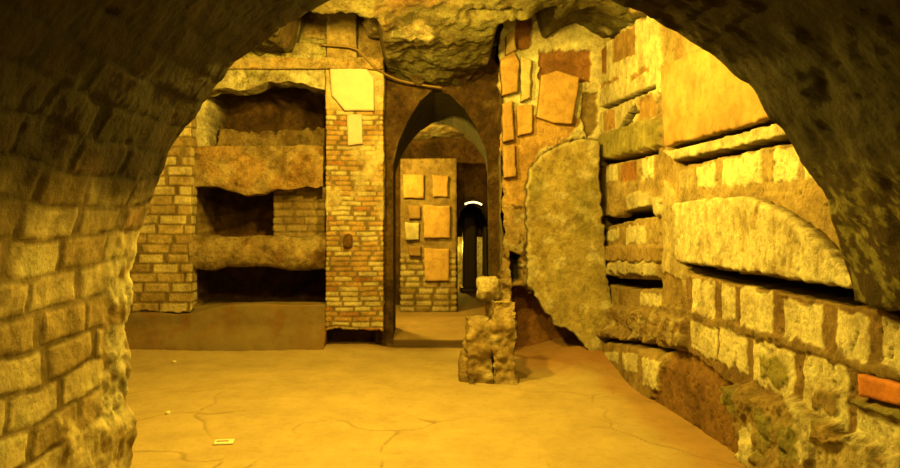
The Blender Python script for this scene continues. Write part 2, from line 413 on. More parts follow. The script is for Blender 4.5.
# ------------------------------------------------------------------ near tunnel: left wall and vault
CX0, RR, CZ = .33, 1.56, .97
LEFT_H = .97 + .09
S_END = LEFT_H + (math.pi - .15) * RR      # the right-hand spring, a lip over the wall
def profile(s):
    """s = arc length from the floor on the left; returns point (x,z) and inward normal"""
    th = math.pi - np.clip((s - LEFT_H) / RR, 0, math.pi + .12)
    low = s < LEFT_H
    over = np.maximum(s - S_END, 0); th = np.maximum(th, math.pi - (S_END - LEFT_H) / RR)
    cz = CZ - .09 * np.cos(th)
    x = np.where(low, CX0 - RR, CX0 + RR * np.cos(th)); z = np.where(low, s, cz + RR * np.sin(th))
    nx = np.where(low, 1., -np.cos(th)); nz = np.where(low, 0., -np.sin(th))
    k = over > 0
    return x + over, z, np.where(k, 0., nx), np.where(k, -1., nz)
def tunnel(name, s0, s1, ds, material, kind_label, vault):
    u = np.concatenate([np.linspace(-1.6, 1.5, 50), np.arange(1.51, YA, .011)]); nu = len(u)
    out = np.array([.0, .012, .03, .06, .1, .16, .25, .4, .7, 1.2, 2., 2.8])
    s = np.arange(s0, s1 + ds * .5, ds)
    Uy, Sg = np.meshgrid(u, s, indexing='ij')
    q = p3(Uy, Sg, 4.)
    hb, bid, d = bricks(Uy, Sg + .04 * fbm(q, .8, 2, 2), .33, .120, .010, 21, .012)
    over = sst(Sg, 1.3, 2.0)
    hb = np.maximum(hb, .25 * sst(np.abs(((Sg / .120) % 1) - .5), .5, .3) * (fbm(q, 2, 2, 23) > -.1))
    hb = hb * (1 - .45 * sst(fbm(q, 4, 3, 22), .05, .3)) * (1 - .45 * over)
    h = .007 * hb + .007 * (bid - .5) * hb + .012 * fbm(q, 11, 5, 31, .6) + .022 * fbm(q, 2.5, 3, 33)
    col = lerp(np.tile(OCHRE * .6, Uy.shape + (1,)), lerp(PALE * 1.45, TAN * 1.15, (sst(bid, .35, .5) * (1 - sst(bid, .75, .8)))[..., None]), hb)
    col = lerp(col, RED * 1.2, .7 * (bid > .93) * hb)
    col *= (1 + .25 * fbm(q, 6, 4, 35))[..., None]
    # crumbled mortar strip by the far edge
    edge = sst(Uy + .12 * fbm(q, 3, 3, 39), YA - .36, YA - .2) * (1 - sst(Sg, 1.15, 1.6))
    f1, f21, cid = worley(Uy * 20, Sg * 20, 3)
    h = lerp(h, .03 * fbm(q, 9, 5, 41) + .02 * (cid - .5) * sst(f21, 0, .3), edge)
    col = lerp(col, lerp(CREAM * .9, OCHRE, sst(fbm(q, 12, 3, 43), 0, .35)[..., None]), edge)
    # crumbled patch low down on the left
    lowp = (1 - sst(Sg + .25 * fbm(q, 3, 3, 57), .70, .78)) * sst(Uy + .25 * fbm(q, 3, 3, 58), 2.32, 2.40)
    h = lerp(h, .02 + .03 * fbm(q, 12, 5, 47), lowp); col = lerp(col, lerp(PALE * 1.25, OCHRE, sst(fbm(q, 15, 3, 49), 0, .3)[..., None]), lowp)
    # brick overhead with its shade painted in, mossy plaster over the right spring
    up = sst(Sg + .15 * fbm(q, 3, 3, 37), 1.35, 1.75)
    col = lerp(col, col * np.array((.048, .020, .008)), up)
    end = S_END
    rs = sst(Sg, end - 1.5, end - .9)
    hr = .03 * fbm(q, 7, 5, 51); cr = lerp(DARK * .9, MOSS * 1.2, sst(fbm(q, 24, 4, 53, .65), .05, .25)[..., None]); cr = lerp(cr * .55, DARK * .2, sst(end - Sg, .35, .75)[..., None])  # spring colour darkened upward to paint its shade
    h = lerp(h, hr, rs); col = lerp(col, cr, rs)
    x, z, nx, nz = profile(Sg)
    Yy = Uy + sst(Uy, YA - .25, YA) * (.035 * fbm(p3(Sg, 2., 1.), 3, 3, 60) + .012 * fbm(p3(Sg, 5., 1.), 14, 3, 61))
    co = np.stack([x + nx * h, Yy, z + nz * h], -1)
    # chamber-side face of the arch
    e = co[-1]; kk = np.clip(s, 0, S_END - .001); _, _, ax_, az_ = profile(kk); N2 = np.stack([ax_, az_], -1)
    rows, crow = [], []
    for r in out[1:]:
        p = e.copy(); p[:, 0] -= N2[:, 0] * r; p[:, 2] -= N2[:, 1] * r
        p[:, 1] += .01 + .02 * fbm(p * 1., 4, 3, 63) * min(1, r * 8); rows.append(p); crow.append(np.tile(TAN * .8, (len(s), 1)))
    co = np.concatenate([co, np.array(rows)]); col = np.concatenate([col, np.array(crow)])
    n0 = co.shape[0]
    return mesh_obj(name, co.reshape(-1, 3), grid_faces(n0, len(s), True), col.reshape(-1, 3), material, kind='structure', label=kind_label)
tunnel('wall_left', -.05, LEFT_H, .0085, M_TUNNEL, 'brick side wall of the near archway with a crumbled bright edge', False)
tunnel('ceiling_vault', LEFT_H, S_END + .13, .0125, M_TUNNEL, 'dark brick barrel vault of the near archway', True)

# ------------------------------------------------------------------ floor
uu = np.concatenate([np.linspace(-3.6, -1.6, 120, endpoint=False), np.arange(-1.6, 2.5, .016)])
vv = np.concatenate([np.linspace(-1.6, 2.6, 40, endpoint=False), np.arange(2.6, 8.4, .016), np.linspace(8.41, 18, 150)])
R = Relief(uu, vv)
q = p3(R.u, R.v, 2.)
R.h = .022 * fbm(q, .9, 3, 81) + .003 * fbm(q, 12, 3, 82)
f1, f21, cid = worley(R.u * 1.25 + .45 * fbm(q, 1.6, 3, 83), R.v * 1.0 + .45 * fbm(q, 1.6, 3, 84), 6)
cr = (1 - sst(f21, .0, .03)) * sst(fbm(q, 1.1, 2, 85), -.4, .0) * (1 - sst(R.v, 5.5, 6.2))
R.h -= .006 * cr
R.c = np.tile(np.array((.60, .46, .25)), R.u.shape + (1,)) * (1 + .10 * fbm(q, 2.0, 4, 87))[..., None]
R.c = lerp(R.c, OCHRE * .6, cr * .75)
# earth heaped against the far end and under the leaning slab
R.h += .16 * sst(R.u, 1.0, 1.9) * sst(R.v, 5.8, 7.3) + .05 * sst(-R.u, .2, .6) * sst(R.v, 7.0, 7.6) * (R.v < 8)
R.c = lerp(R.c, RED * 1.1, .8 * sst(R.u + .12 * fbm(q, 3, 3, 88), .75, 1.15) * sst(R.v + .1 * fbm(q, 3, 3, 90), 6.2, 6.8))
R.c = lerp(R.c, RED * 1.1, .6 * sst(R.u + .12 * fbm(q, 3, 3, 88), 1.5, 1.75) * sst(R.v, 3.4, 4))
R.c = lerp(R.c, BROWN * 1.6, .55 * sst(R.v + .12 * fbm(q, 3, 3, 92), 7.35, 7.6))
R.h[R.v > 8.3] *= .3
th_ = (R.u > -.4) * (R.u < .95)
R.h += th_ * .07 * sst(R.v, 7.74, 7.80) * (1 - sst(R.v, 9.4, 10.2))
R.c = lerp(R.c, DARK, th_ * sst(R.v, 7.62, 7.72) * (1 - sst(R.v, 7.78, 7.82)))  # dark band paints the shade on the doorway step's riser
build_relief(R, 'floor', 'Z', 0, 1, M_EARTH, False, kind='structure', label='yellow-brown trodden earth floor with fine cracks')

# ------------------------------------------------------------------ chamber ceiling
uu = np.arange(-3.7, 2.3, .022); vv = np.arange(2.9, 8.5, .022)
R = Relief(uu, vv)
q = p3(R.u, R.v, 7.)
R.h = .16 * fbm(q, 1.1, 5, 91) + .05 * np.abs(fbm(q, 3.2, 4, 93)) + .02 * fbm(q, 9, 4, 94)
hump = np.exp(-((R.u - .25) / .75) ** 2) * sst(R.v, 6.2, 7.7)
R.h -= .45 * (1 - sst(R.v, 5.4, 6.6))
R.h += .12 * np.abs(fbm(q, 2.1, 5, 96, .65)) + .05 * np.abs(fbm(q, 7, 4, 98, .65))
R.h -= .62 * sst(R.u, -1.35, -1.15) * (1 - sst(R.u, -.5, -.3)) * sst(R.v, 6.2, 6.5)
R.h -= .5 * sst(R.u, .72, .86) * (1 - sst(R.u, 1.15, 1.35)) * sst(R.v, 6.3, 6.6)
R.h += .30 * hump                                     # h stands DOWN from the ceiling
R.h -= .25 * np.exp(-((R.u - 1.6) / .4) ** 2) * sst(R.v, 5, 7)
R.area([(.45, 6.25), (.95, 6.2), (.95, 6.29), (.45, 6.31)], -.12, DARK, .03, .03, mode='set')
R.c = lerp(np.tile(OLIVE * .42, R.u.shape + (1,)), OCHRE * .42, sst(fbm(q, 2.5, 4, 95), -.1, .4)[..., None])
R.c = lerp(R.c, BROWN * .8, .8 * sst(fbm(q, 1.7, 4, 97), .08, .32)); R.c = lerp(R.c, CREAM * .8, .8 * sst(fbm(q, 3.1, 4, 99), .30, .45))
build_relief(R, 'ceiling', 'Z', 3.22, -1, M_ROCK, True, kind='structure', label='rough rock ceiling of the chamber')

# ------------------------------------------------------------------ back wall with the burial niches (left part)
YB = 7.78
uu = np.arange(-3.7, -.30, .011); vv = np.arange(-.05, 4.05, .011)
R = Relief(uu, vv); q = p3(R.u, R.v, 6.)
B_ = lambda *p: onY(YB, *p)
R.h = .02 * fbm(q, 2.2, 4, 101) + .008 * fbm(q, 12, 4, 102)
R.c = lerp(np.tile(OCHRE, R.u.shape + (1,)), TAN, sst(fbm(q, 4, 4, 104), -.1, .3)[..., None])
R.area(B_((205, 92), (225, 80), (300, 78), (333, 96), (333, 154), (203, 150)), -.78, BROWN * .65, .03, .05)  # extra-dark brown paints shade into the top niche
R.area(B_((210, 124), (240, 128), (333, 122), (333, 156), (205, 156)), -.30, OCHRE * .75, .05, .06)  # lit sill strip, painted paler than the niche
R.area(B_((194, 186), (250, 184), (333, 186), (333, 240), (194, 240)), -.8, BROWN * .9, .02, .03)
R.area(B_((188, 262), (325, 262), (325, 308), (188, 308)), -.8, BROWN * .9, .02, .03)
R.area(B_((183, 90), (207, 84), (207, 150), (183, 150)), .05, CREAM * .85, .03, .04)
R.area(B_((195, 40), (333, 40), (333, 60), (270, 60), (225, 78), (195, 96)), .12, OLIVE, .05, .06)
R.area(B_((324, 318), (400, 318), (400, 356), (324, 356)), -.02, BROWN * .7, .03, .04)  # dark patch stands in for the shaded recess under the pier
R.area(B_((322, 62), (329, 62), (329, 262), (322, 262)), -.6, SHADE_BLACK, .012, .01)  # painted shade of the gap beside the pier
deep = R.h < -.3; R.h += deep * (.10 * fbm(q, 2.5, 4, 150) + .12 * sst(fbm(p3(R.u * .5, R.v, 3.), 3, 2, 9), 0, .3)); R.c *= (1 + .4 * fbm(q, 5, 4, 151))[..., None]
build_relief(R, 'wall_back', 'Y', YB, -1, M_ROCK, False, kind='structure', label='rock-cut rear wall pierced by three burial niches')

# ------------------------------------------------------------------ doorway wall: thick, with a pointed arch
def door_halfwidth_profile(t):
    """outline of the opening, t 0..1 from left foot over the apex to the right foot, front edge"""
    pts = [(393, 352), (393, 250), (393, 165), (398, 143), (408, 120), (420, 101), (434, 88), (450, 94), (464, 108), (477, 128), (485, 146), (488, 165), (489, 250), (489, 352)]
    P = np.array(onY(7.72, *pts)); L = np.r_[0, np.cumsum(np.hypot(*np.diff(P, axis=0).T))]; L /= L[-1]
    return np.interp(t, L, P[:, 0]), np.interp(t, L, P[:, 1])
t = np.linspace(0, 1, 560)
x0, z0 = door_halfwidth_profile(t)
cxm = .26
rows = []; cols = []
# front face from outside in, then the reveal going back
for k, f in enumerate(np.linspace(1, 0, 46)):
    # outer outline: a box X -.5..1.05, Z up to 3.6
    dx, dz = x0 - cxm, np.maximum(z0 - 1.9, 0)
    side = z0 < 2.0
    ox = np.where(x0 < cxm, np.minimum(x0, -.46), np.maximum(x0, 1.12))
    ang = np.arctan2(z0 - 1.4, x0 - cxm)
    rr = 2.6 * np.ones_like(ang)
    bx = np.where(z0 > 1.75, cxm + np.clip((x0 - cxm) * 1.9, -.75, .9), ox); bz = np.where(z0 > 1.75, z0 + (z0 - 1.75) * .75, z0)
    X = x0 + (bx - x0) * f; Z = z0 + (bz - z0) * f
    Y = 7.74 - .04 * (1 - f) * 0 + 0 * X
    rows.append((X, Y, Z))
for dpt in np.linspace(.02, .95, 40):
    k = dpt / .95
    hi = np.clip((z0 - 1.9) / .95, 0, 1)
    rows.append((x0 + np.where(x0 > cxm, .09, .0) * k, 7.74 + dpt + 0 * x0, z0 - hi * .26 * k))
co = np.array([np.stack(r, -1) for r in rows])
nrm = fbm(co * 1., 2.5, 4, 111)[..., None]; n2 = fbm(co + 3., 9, 4, 112)[..., None]
co[:, 1:-1] += (np.array([.0, -.03, 0]) * nrm + np.array([.004, -.012, .004]) * n2)[:, 1:-1]
cc = lerp(np.tile(BROWN * .52, co.shape[:2] + (1,)), OCHRE * .5, sst(n2[..., 0], .0, .4)[..., None] * .5)  # spandrel's shade held in the dark base colour
cc = lerp(cc, SHADE_BLACK * .8, np.linspace(0, 1, co.shape[0])[:, None] > .53)  # reveal and arch underside painted near-black for shade
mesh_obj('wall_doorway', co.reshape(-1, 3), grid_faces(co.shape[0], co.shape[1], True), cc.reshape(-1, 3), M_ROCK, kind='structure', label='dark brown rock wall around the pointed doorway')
# flat rock closing the wall above and beside the doorway, behind its face
R = Relief(np.arange(-.7, 1.3, .03), np.arange(2.42, 3.7, .03)); R.h = .03 * fbm(p3(R.u, R.v), 3, 3, 5); R.c = np.tile(BROWN * 1.1, R.u.shape + (1,))
keep = None
build_relief(R, 'trim_1', 'Y', 8.72, -1, M_ROCK, False, kind='structure', label='rock above the far side of the doorway')
bpy.data.objects['trim_1'].location.z = .18

# ------------------------------------------------------------------ right-hand end wall of the chamber
YC = 7.4
uu = np.arange(.885, 2.15, .010); vv = np.arange(-.05, 4.05, .010)
R = Relief(uu, vv); q = p3(R.u, R.v, 8.)
C_ = lambda *p: onY(YC, *p)
R.h = .03 * fbm(q, 2.2, 4, 121) + .018 * fbm(q, 12, 5, 122)
R.c = lerp(np.tile(TAN * 1.05, R.u.shape + (1,)), OCHRE, sst(fbm(q, 8, 4, 124), 0, .3)[..., None])
R.area(C_((500, 15), (612, 15), (612, 140), (560, 140), (535, 160), (505, 150)), .03, CREAM * 1.15, .03, .05)
R.area(C_((539, 52), (590, 50), (590, 84), (539, 80)), -.01, RED * 1.0, .02, .04)
R.area(C_((515, 12), (532, 12), (530, 50), (514, 50)), -.02, RED * 1.0, .02, .04)
R.area(C_((582, 92), (596, 92), (597, 125), (588, 140), (580, 120)), -.01, OCHRE * .75, .02, .04)
R.area(C_((502, 112), (580, 118), (570, 138), (540, 150), (528, 172), (524, 220), (504, 220)), .02, TERRA * 1.1, .03, .05)
S, k = R.area(C_((495, 205), (526, 205), (530, 310), (495, 310)), .03, OCHRE * 1.1, .04, .05)
R.c[S] = lerp(R.c[S], DARK, k * .9 * sst(fbm(q[S], 22, 3, 130), .15, .35)); R.c[S] = lerp(R.c[S], CREAM * .8, k * .8 * sst(fbm(q[S], 20, 3, 131), .15, .35))
R.area(C_((509, 252), (519, 256), (521, 280), (512, 282)), -.2, SHADE_BLACK, .02, .02)  # small hole with its shade painted in
R.area(C_((512, 288), (560, 300), (640, 300), (640, 372), (512, 372)), -.32, RED * .85, .06, .06)
jag = (1 - sst(R.u, .885, 1.05)); R.u = R.u + jag * (.045 * fbm(p3(R.v, R.v * 0), 3.5, 3, 5) + .03 * fbm(p3(R.v, R.v * 0 + 4), 13, 3, 5)); R.c *= (1 + .3 * fbm(q, 8, 5, 152, .65))[..., None]
build_relief(R, 'wall_end', 'Y', YC, -1, M_MASON, False, kind='structure', label='end wall with bright plaster, brown insets and a hollow at its foot')
# its flank towards the doorway
R = Relief(np.arange(YC - .02, 7.9, .02), np.arange(-.05, 4.0, .02)); R.h = .03 * fbm(p3(R.u, R.v), 4, 4, 7); R.c = np.tile(OCHRE * .55, R.u.shape + (1,))
R.u[0, :] += 0
build_relief(R, 'trim_2', 'X', .90, -1, M_ROCK, True, kind='structure', label='brown flank of the end wall beside the doorway')

# ------------------------------------------------------------------ unseen sides that keep the chamber closed
def plain(name, axis, base, u, v, sign, flip, col=OCHRE, st=.08, lab='plain rock wall'):
    R = Relief(np.arange(u[0], u[1] + st, st), np.arange(v[0], v[1] + st, st)); R.h = .05 * fbm(p3(R.u, R.v), 1.5, 4, 9)
    R.c = np.tile(col, R.u.shape + (1,)); return build_relief(R, name, axis, base, sign, M_ROCK, flip, kind='structure', label=lab)
plain('wall_left_chamber', 'X', -3.62, (2.9, 8), (-.05, 4.0), 1, False, lab='rock side wall of the chamber beyond the arch')
plain('wall_near', 'Y', -1.55, (-1.7, 2.3), (-.05, 3), 1, True, lab='rock wall closing the near tunnel')

# ================================================================== PIERS AND LEDGES
def pier_fn(w, h, joint, seed, hb_amp, pal, patch=None, pc=PALE * .95):
    def fn(V, N):
        u = np.where(np.abs(N[:, 1]) >= np.abs(N[:, 0]), V[:, 0], V[:, 1]); v = V[:, 2]
        hb, bid, d = bricks(u, v, w, h, joint, seed, .004)
        q = V * 1.
        hh = hb_amp * hb + hb_amp * .8 * (bid - .5) * hb + .008 * fbm(q, 16, 4, seed) + .012 * fbm(q, 3, 3, seed + 1)
        c = lerp(np.tile(OCHRE * .62, (len(V), 1)), pal(bid, q), hb)
        c = c * (1 + .38 * fbm(q, 6, 5, seed + 3, .65))[:, None]; hh = hh * (1 - .5 * sst(fbm(q, 5, 3, seed + 7), .05, .3))
        if patch is not None:
            m = patch(u, v, q); hh = lerp(hh, .012 + .014 * fbm(q, 11, 4, seed + 5), m); c = lerp(c, pc, m)
        return hh, c
    return fn
def pal_a(bid, q):
    return lerp(lerp(np.tile(PALE * 1.2, (len(bid), 1)), TAN * 1.15, (bid > .55)[:, None] * 1.), OCHRE, (bid > .87) * 1.)
def pal_b(bid, q):
    return lerp(lerp(np.tile(TERRA * .95, (len(bid), 1)), PALE * 1.05, (bid > .62) * 1.), RED * 1.3, (bid < .10) * 1.)

def rag_bottom(z0, amp, s):
    def f(W):
        k = 1 - sst(W[:, 2], z0, z0 + .12)
        W[:, 2] += k * amp * (fbm(p3(W[:, 0], W[:, 1]), 7, 4, s))
        return W
    return f
YP = 7.55
(xa0, za1), (xa1, za0) = onY(YP, (137, 60), (191, 312))
rbox('brick_pier', (-3.4, YP, za0), (xa1, 7.74, 3.3), .012,
     pier_fn(.30, .105, .010, 5, .010, pal_a), M_MASON, rag_bottom(za0, .06, 3),
     label='pale brick pier left of the burial niches, stopping short of the earth bench', cat='pier')
(xb0, _), (xb1, zb0) = onY(YP, (327, 50), (383, 328))
rbox('brick_pier', (xb0, YP - .05, zb0), (xb1, 7.70, 3.12), .010,
     pier_fn(.21, .054, .008, 6, .007, pal_b,
             lambda u, v, q: np.clip(sst(fbm(q, 3.2, 3, 77), -.05, .2) * sst(v, 1.2, 1.5) * (1 - sst(v, 2.1, 2.4)) + sst(v, 2.55, 2.65), 0, 1)),
     M_MASON, rag_bottom(zb0, .05, 4),
     label='orange-tinged brick pier with marble on its face, between niches and doorway', cat='pier')
PB = YP - .065

def rock_fn(seed, amp, fine, c0, c1, c2=None):
    def fn(V, N):
        h = amp * fbm(V, 2.4, 4, seed) + fine * fbm(V, 11, 4, seed + 1)
        c = lerp(np.tile(c0, (len(V), 1)), c1, sst(fbm(V, 4, 4, seed + 2), -.1, .3)[:, None])
        if c2 is not None: c = lerp(c, c2, sst(fbm(V + 4, 6, 4, seed + 3), .2, .4)[:, None] * .8)
        return h, c
    return fn
def round_front(y0, r, zc, hz, wave=.0, s=0):
    """round a ledge's front edge and let its lower side wander"""
    def f(W):
        t = np.clip((W[:, 2] - zc) / hz, -1, 1)
        k = 1 - sst(W[:, 1], y0 + .05, y0 + .18)
        W[:, 1] += k * r * (1 - np.sqrt(np.clip(1 - .92 * t * t, 0, 1)))
        low = np.clip(-t, 0, 1)
        W[:, 2] += wave * low * fbm(p3(W[:, 0], W[:, 0] * 0), 2.2, 3, s)
        return W
    return f
(x0, z1), (x1, z0) = onY(7.62, (192, 150), (323, 190))
rbox('niche_ledge', (x0, 7.60, z0), (x1, 7.75, z1 + .04), .013, rock_fn(31, .035, .02, TAN * .95, TERRA * .8, BROWN * 1.5), M_ROCK,
     round_front(7.60, .04, (z0 + z1) / 2, (z1 - z0) / 2, .09, 5),
     label='broad flat-faced tuff ledge between the top and middle burial niches', cat='ledge')
(x0, z1), (x1, z0) = onY(7.55, (189, 236), (326, 268))
rbox('niche_ledge', (x0, 7.52, z0), (x1, 7.75, z1), .013, rock_fn(32, .04, .02, TAN * .85, OCHRE * .9, BROWN * 1.3), M_ROCK,
     round_front(7.52, .16, (z0 + z1) / 2, (z1 - z0) / 2, .05, 8),
     label='rounded bulging tuff ledge between the middle and lowest burial niches', cat='ledge')
(x0, z1), (x1, z0) = onY(7.5, (120, 305), (325, 345))
def bench_def(W):
    k = 1 - sst(W[:, 1], 7.5, 7.9)
    W[:, 2] -= .10 * k * sst(W[:, 2], .1, .4) * sst(-W[:, 0], 2.0, 2.5)
    W[:, 1] -= .12 * k * (1 - sst(W[:, 2], .0, .3))
    return W
rbox('earth_bench', (-3.5, 7.52, -.03), (-.98, 7.75, z1), .02, rock_fn(33, .03, .008, OCHRE * .6, TERRA * .42, BROWN * 1.1), M_EARTH, bench_def,
     label='low smooth earth bench running beneath the lowest burial niche and both piers', cat='bench')
(x0, z1), (x1, z0) = onY(7.85, (273, 190), (331, 237))
rbox('brick_infill', (x0, 7.90, z0), (x1, 8.4, z1 + .04), .012, pier_fn(.24, .085, .012, 9, .010, lambda b, q: lerp(np.tile(OCHRE * .9, (len(b), 1)), TAN * .9, (b > .5) * 1.)), M_MASON,
     label='brown brick infill blocking half of the middle burial niche', cat='masonry')
# rock head over the top niche and stub of wall above the right pier
def head_def(W):
    k = 1 - sst(W[:, 2], 2.85, 3.0)
    W[:, 2] += k * (.12 * fbm(p3(W[:, 0], W[:, 0] * 0), 2.6, 3, 15) + .10 * sst(W[:, 0], -1.5, -1.05) * 0)
    return W
rbox('rock_lintel', (-2.30, 7.48, 2.86), (-.98, 7.75, 3.30), .016, rock_fn(35, .05, .02, OLIVE, CREAM * .8, MOSS), M_ROCK, head_def,
     label='rough pale rock lintel hanging over the top burial niche', cat='lintel')
rbox('plaster_beam', (-2.05, 7.42, 3.02), (-.36, 7.62, 3.14), .014, rock_fn(36, .02, .010, TAN, TERRA * .9), M_ROCK,
     label='narrow ochre plaster beam crossing the head of the right brick pier', cat='beam')

rbox('upper_masonry', (xb0, YP - .06, 3.14), (onY(YP, (357, 0))[0][0], 7.72, 3.95), .014, rock_fn(38, .02, .012, TAN * .9, OCHRE, PALE), M_MASON,
     label='plain plastered masonry rising above the beam over the right pier', cat='masonry')
stone('rock_flake', (onY(7.35, (380, 24))[0][0], 7.45, onY(7.35, (380, 24))[0][1]), (.16, .22, .09), 21, PALE, amp=.45,
      label='jutting pale rock flake in the dark pocket above the doorway', cat='rock')
# marble on the pier
slab('marble_slab', onY(PB, (330, 67), (364, 66), (374, 78), (374, 111), (345, 111), (332, 96)), 'Y', PB + .01, .055, np.array((.78, .60, .62)), M_MARBLE,
     relief=.002, rag=.004, label='large cream marble slab with cut corners high on the brick pier', cat='slab')
slab('marble_slab', onY(PB, (347, 115), (362, 114), (363, 144), (348, 146)), 'Y', PB + .01, .04, np.array((.62, .50, .55)), M_MARBLE,
     relief=.002, rag=.004, seed=2, label='small upright marble piece below the big slab on the pier', cat='slab')
stone('stone_stub', (onY(PB, (348, 241))[0][0], PB + .0, onY(PB, (348, 241))[0][1]), (.05, .06, .075), 4, BROWN * 1.3, amp=.2,
      label='dark knob of stone sticking out of the brick pier', cat='stone')

# ================================================================== END WALL PIECES
def slab_lean(u, v): return -.18 * sst(1.0 - v, 0, 1.2) - .06 * sst(u, 1.2, 1.9)
sp = onY(7.15, (526, 200), (529, 172), (541, 155), (560, 145), (582, 139), (597, 141), (600, 200), (605, 262), (612, 330), (611, 352), (600, 367),
         (588, 352), (570, 330), (552, 322), (538, 300), (528, 285))
def sp_col(u, v, d, c):
    q = p3(u, v, 3.)
    c = lerp(c, CREAM * .9, .8 * sst(fbm(q, 9, 4, 3), .12, .4)); c = lerp(c, MOSS, .7 * sst(fbm(q, 3.5, 4, 5), .05, .4)); c = c * (1 + .25 * fbm(q, 14, 5, 9, .7))[:, None]
    return lerp(c, CREAM * .85, .6 * (1 - sst(d, .01, .04)))
slab('leaning_slab', sp, 'Y', 7.24, .10, OLIVE * .95 + np.array((.06, .0, -.02)), M_PLAST, .010, .008, 7., .03, 3, .02, lean=slab_lean, colfn=sp_col,
     label='tall mossy plaster slab with an arched top leaning at the end wall', cat='slab')
slab('terracotta_tile', onY(7.3, (541, 76), (556, 71), (579, 78), (572, 124), (554, 123), (537, 117)), 'Y', 7.355, .085, TERRA * 1.12, M_TILE,
     relief=.003, rag=.004, seed=6, lean=lambda u, v: .0 - .05 * (v - 2.6), label='tilted terracotta tile with a chipped top on the bright plaster', cat='tile', group=None)
for i, (P, c, th, lab) in enumerate([
    (((500, 60), (514, 52), (519, 62), (517, 92), (502, 96)), TERRA * 1.05, .12, 'upright terracotta fragment edging the doorway corner, above the dark hole'),
    (((521, 56), (531, 60), (530, 98), (521, 102)), PALE, .10, 'pale upright tile fragment left of the tilted terracotta tile'),
    (((502, 104), (512, 100), (514, 140), (503, 142)), TERRA, .11, 'narrow orange tile fragment at the doorway corner, under the dark hole'),
    (((517, 106), (533, 104), (532, 132), (518, 136)), TERRA * 1.1, .08, 'orange tile fragment just below the tall pale fragment'),
    (((506, 36), (514, 30), (516, 50), (506, 56)), TAN, .12, 'short tan tile fragment highest on the doorway corner'),
    (((503, 146), (515, 144), (516, 176), (504, 178)), TERRA * .95, .09, 'orange tile fragment level with the slab top at the doorway corner')]):
    slab('tile_fragment', onY(7.3, *P), 'Y', 7.38, th, c, M_TILE, relief=.004, rag=.008, seed=20 + i, label=lab, cat='tile fragment', group='tile fragments at the doorway corner')

# ================================================================== RIGHT WALL PIECES
slab('closing_slab', onX(XR - .02, (664, 67), (700, 50), (760, 30), (800, 20), (806, 108), (740, 128), (669, 146), (666, 110)), 'X', XR, .055, TERRA * .80, M_TILE, .012, .004, 3., .015, 8, .01,
     colfn=lambda u, v, d, c: lerp(c, TAN * 1.05, .7 * sst(fbm(p3(u, v, 2.), 2.5, 4, 8), -.05, .35)),
     label='big smooth terracotta slab closing the upper grave, above the double slit', cat='slab')
slab('plaster_slab', onX(XR - .03, (678, 204), (716, 199), (756, 197), (776, 205), (806, 224), (838, 252), (868, 286), (852, 287), (760, 272), (700, 264), (683, 262), (680, 236)), 'X', XR, .085, CREAM * .98, M_PLAST, .010, .007, 9., .02, 9, .012, pit=.008,
     colfn=lambda u, v, d, c: lerp(c, TAN, .75 * sst(fbm(p3(u * 2.5, v, 2.), 7, 4, 12), .1, .4)),
     label='pitted cream plaster slab over the long dark slit', cat='slab')
slab('red_brick', onX(XR - .03, (859, 374), (904, 385), (906, 407), (860, 396)), 'X', XR, .040, np.array((.70, .25, .08)), M_TILE, .01, .002, 9., .01, 10, .003,
     label='single orange-red brick set in the mortar among pale blocks', cat='brick')
xx, zz = onX(XR, (622, 209))[0]
stone('round_stone', (XR - .0, xx, zz), (.10, .16, .085), 11, TAN, amp=.15, label='rounded stone wedged in the short dark slit', cat='stone')

# ================================================================== RUBBLE STUB BY THE DOORWAY
def stub_fn(V, N):
    u = V[:, 0] + V[:, 1] * .7; f1, f21, cid = worley(u * 8, V[:, 2] * 9, 9)
    h = .010 * sst(f21, 0, .6) * (.5 + cid) + .08 * fbm(V, 6, 5, 3, .6) - .015
    c = lerp(np.tile(OCHRE * 1.05, (len(V), 1)), TAN * 1.15, sst(fbm(V, 7, 4, 8), -.1, .3)[:, None]); c = lerp(c, PALE, .8 * (cid > .75) * sst(f21, .1, .4))
    return h, c
def taper(zt, k, cx, cy):
    def f(W):
        t = np.clip(1 - W[:, 2] / zt, 0, 1)
        W[:, 0] += (W[:, 0] - cx) * k * t; W[:, 1] += (W[:, 1] - cy) * k * t
        return W
    return f
rbox('rubble_stub', (.46, 6.15, -.05), (.66, 6.62, .52), .016, stub_fn, M_MASON, taper(.52, .30, .56, 6.4),
     label='squat crumbling stub of rubble masonry beside the doorway', cat='masonry')
rbox('rubble_post', (.67, 6.10, -.05), (.86, 6.7, .72), .016, stub_fn, M_MASON, taper(.72, .12, .8, 6.4),
     label='taller squared rubble post behind the crumbling stub', cat='masonry')
stone('loose_stone', (.66, 6.42, .80), (.115, .12, .115), 5, PALE * .95, amp=.35, label='knobbly pale stone capping the rubble post', cat='stone', group='stones on the rubble stub')
stone('loose_stone', (.76, 6.22, .50), (.07, .07, .06), 7, CREAM * .85, amp=.3, label='small pale stone halfway up the rubble post', cat='stone', group='stones on the rubble stub')
stone('loose_stone', (.44, 6.25, .06), (.07, .08, .16), 8, OCHRE, amp=.3, label='flat brown stone leaning at the foot of the stub', cat='stone', group='stones on the rubble stub')

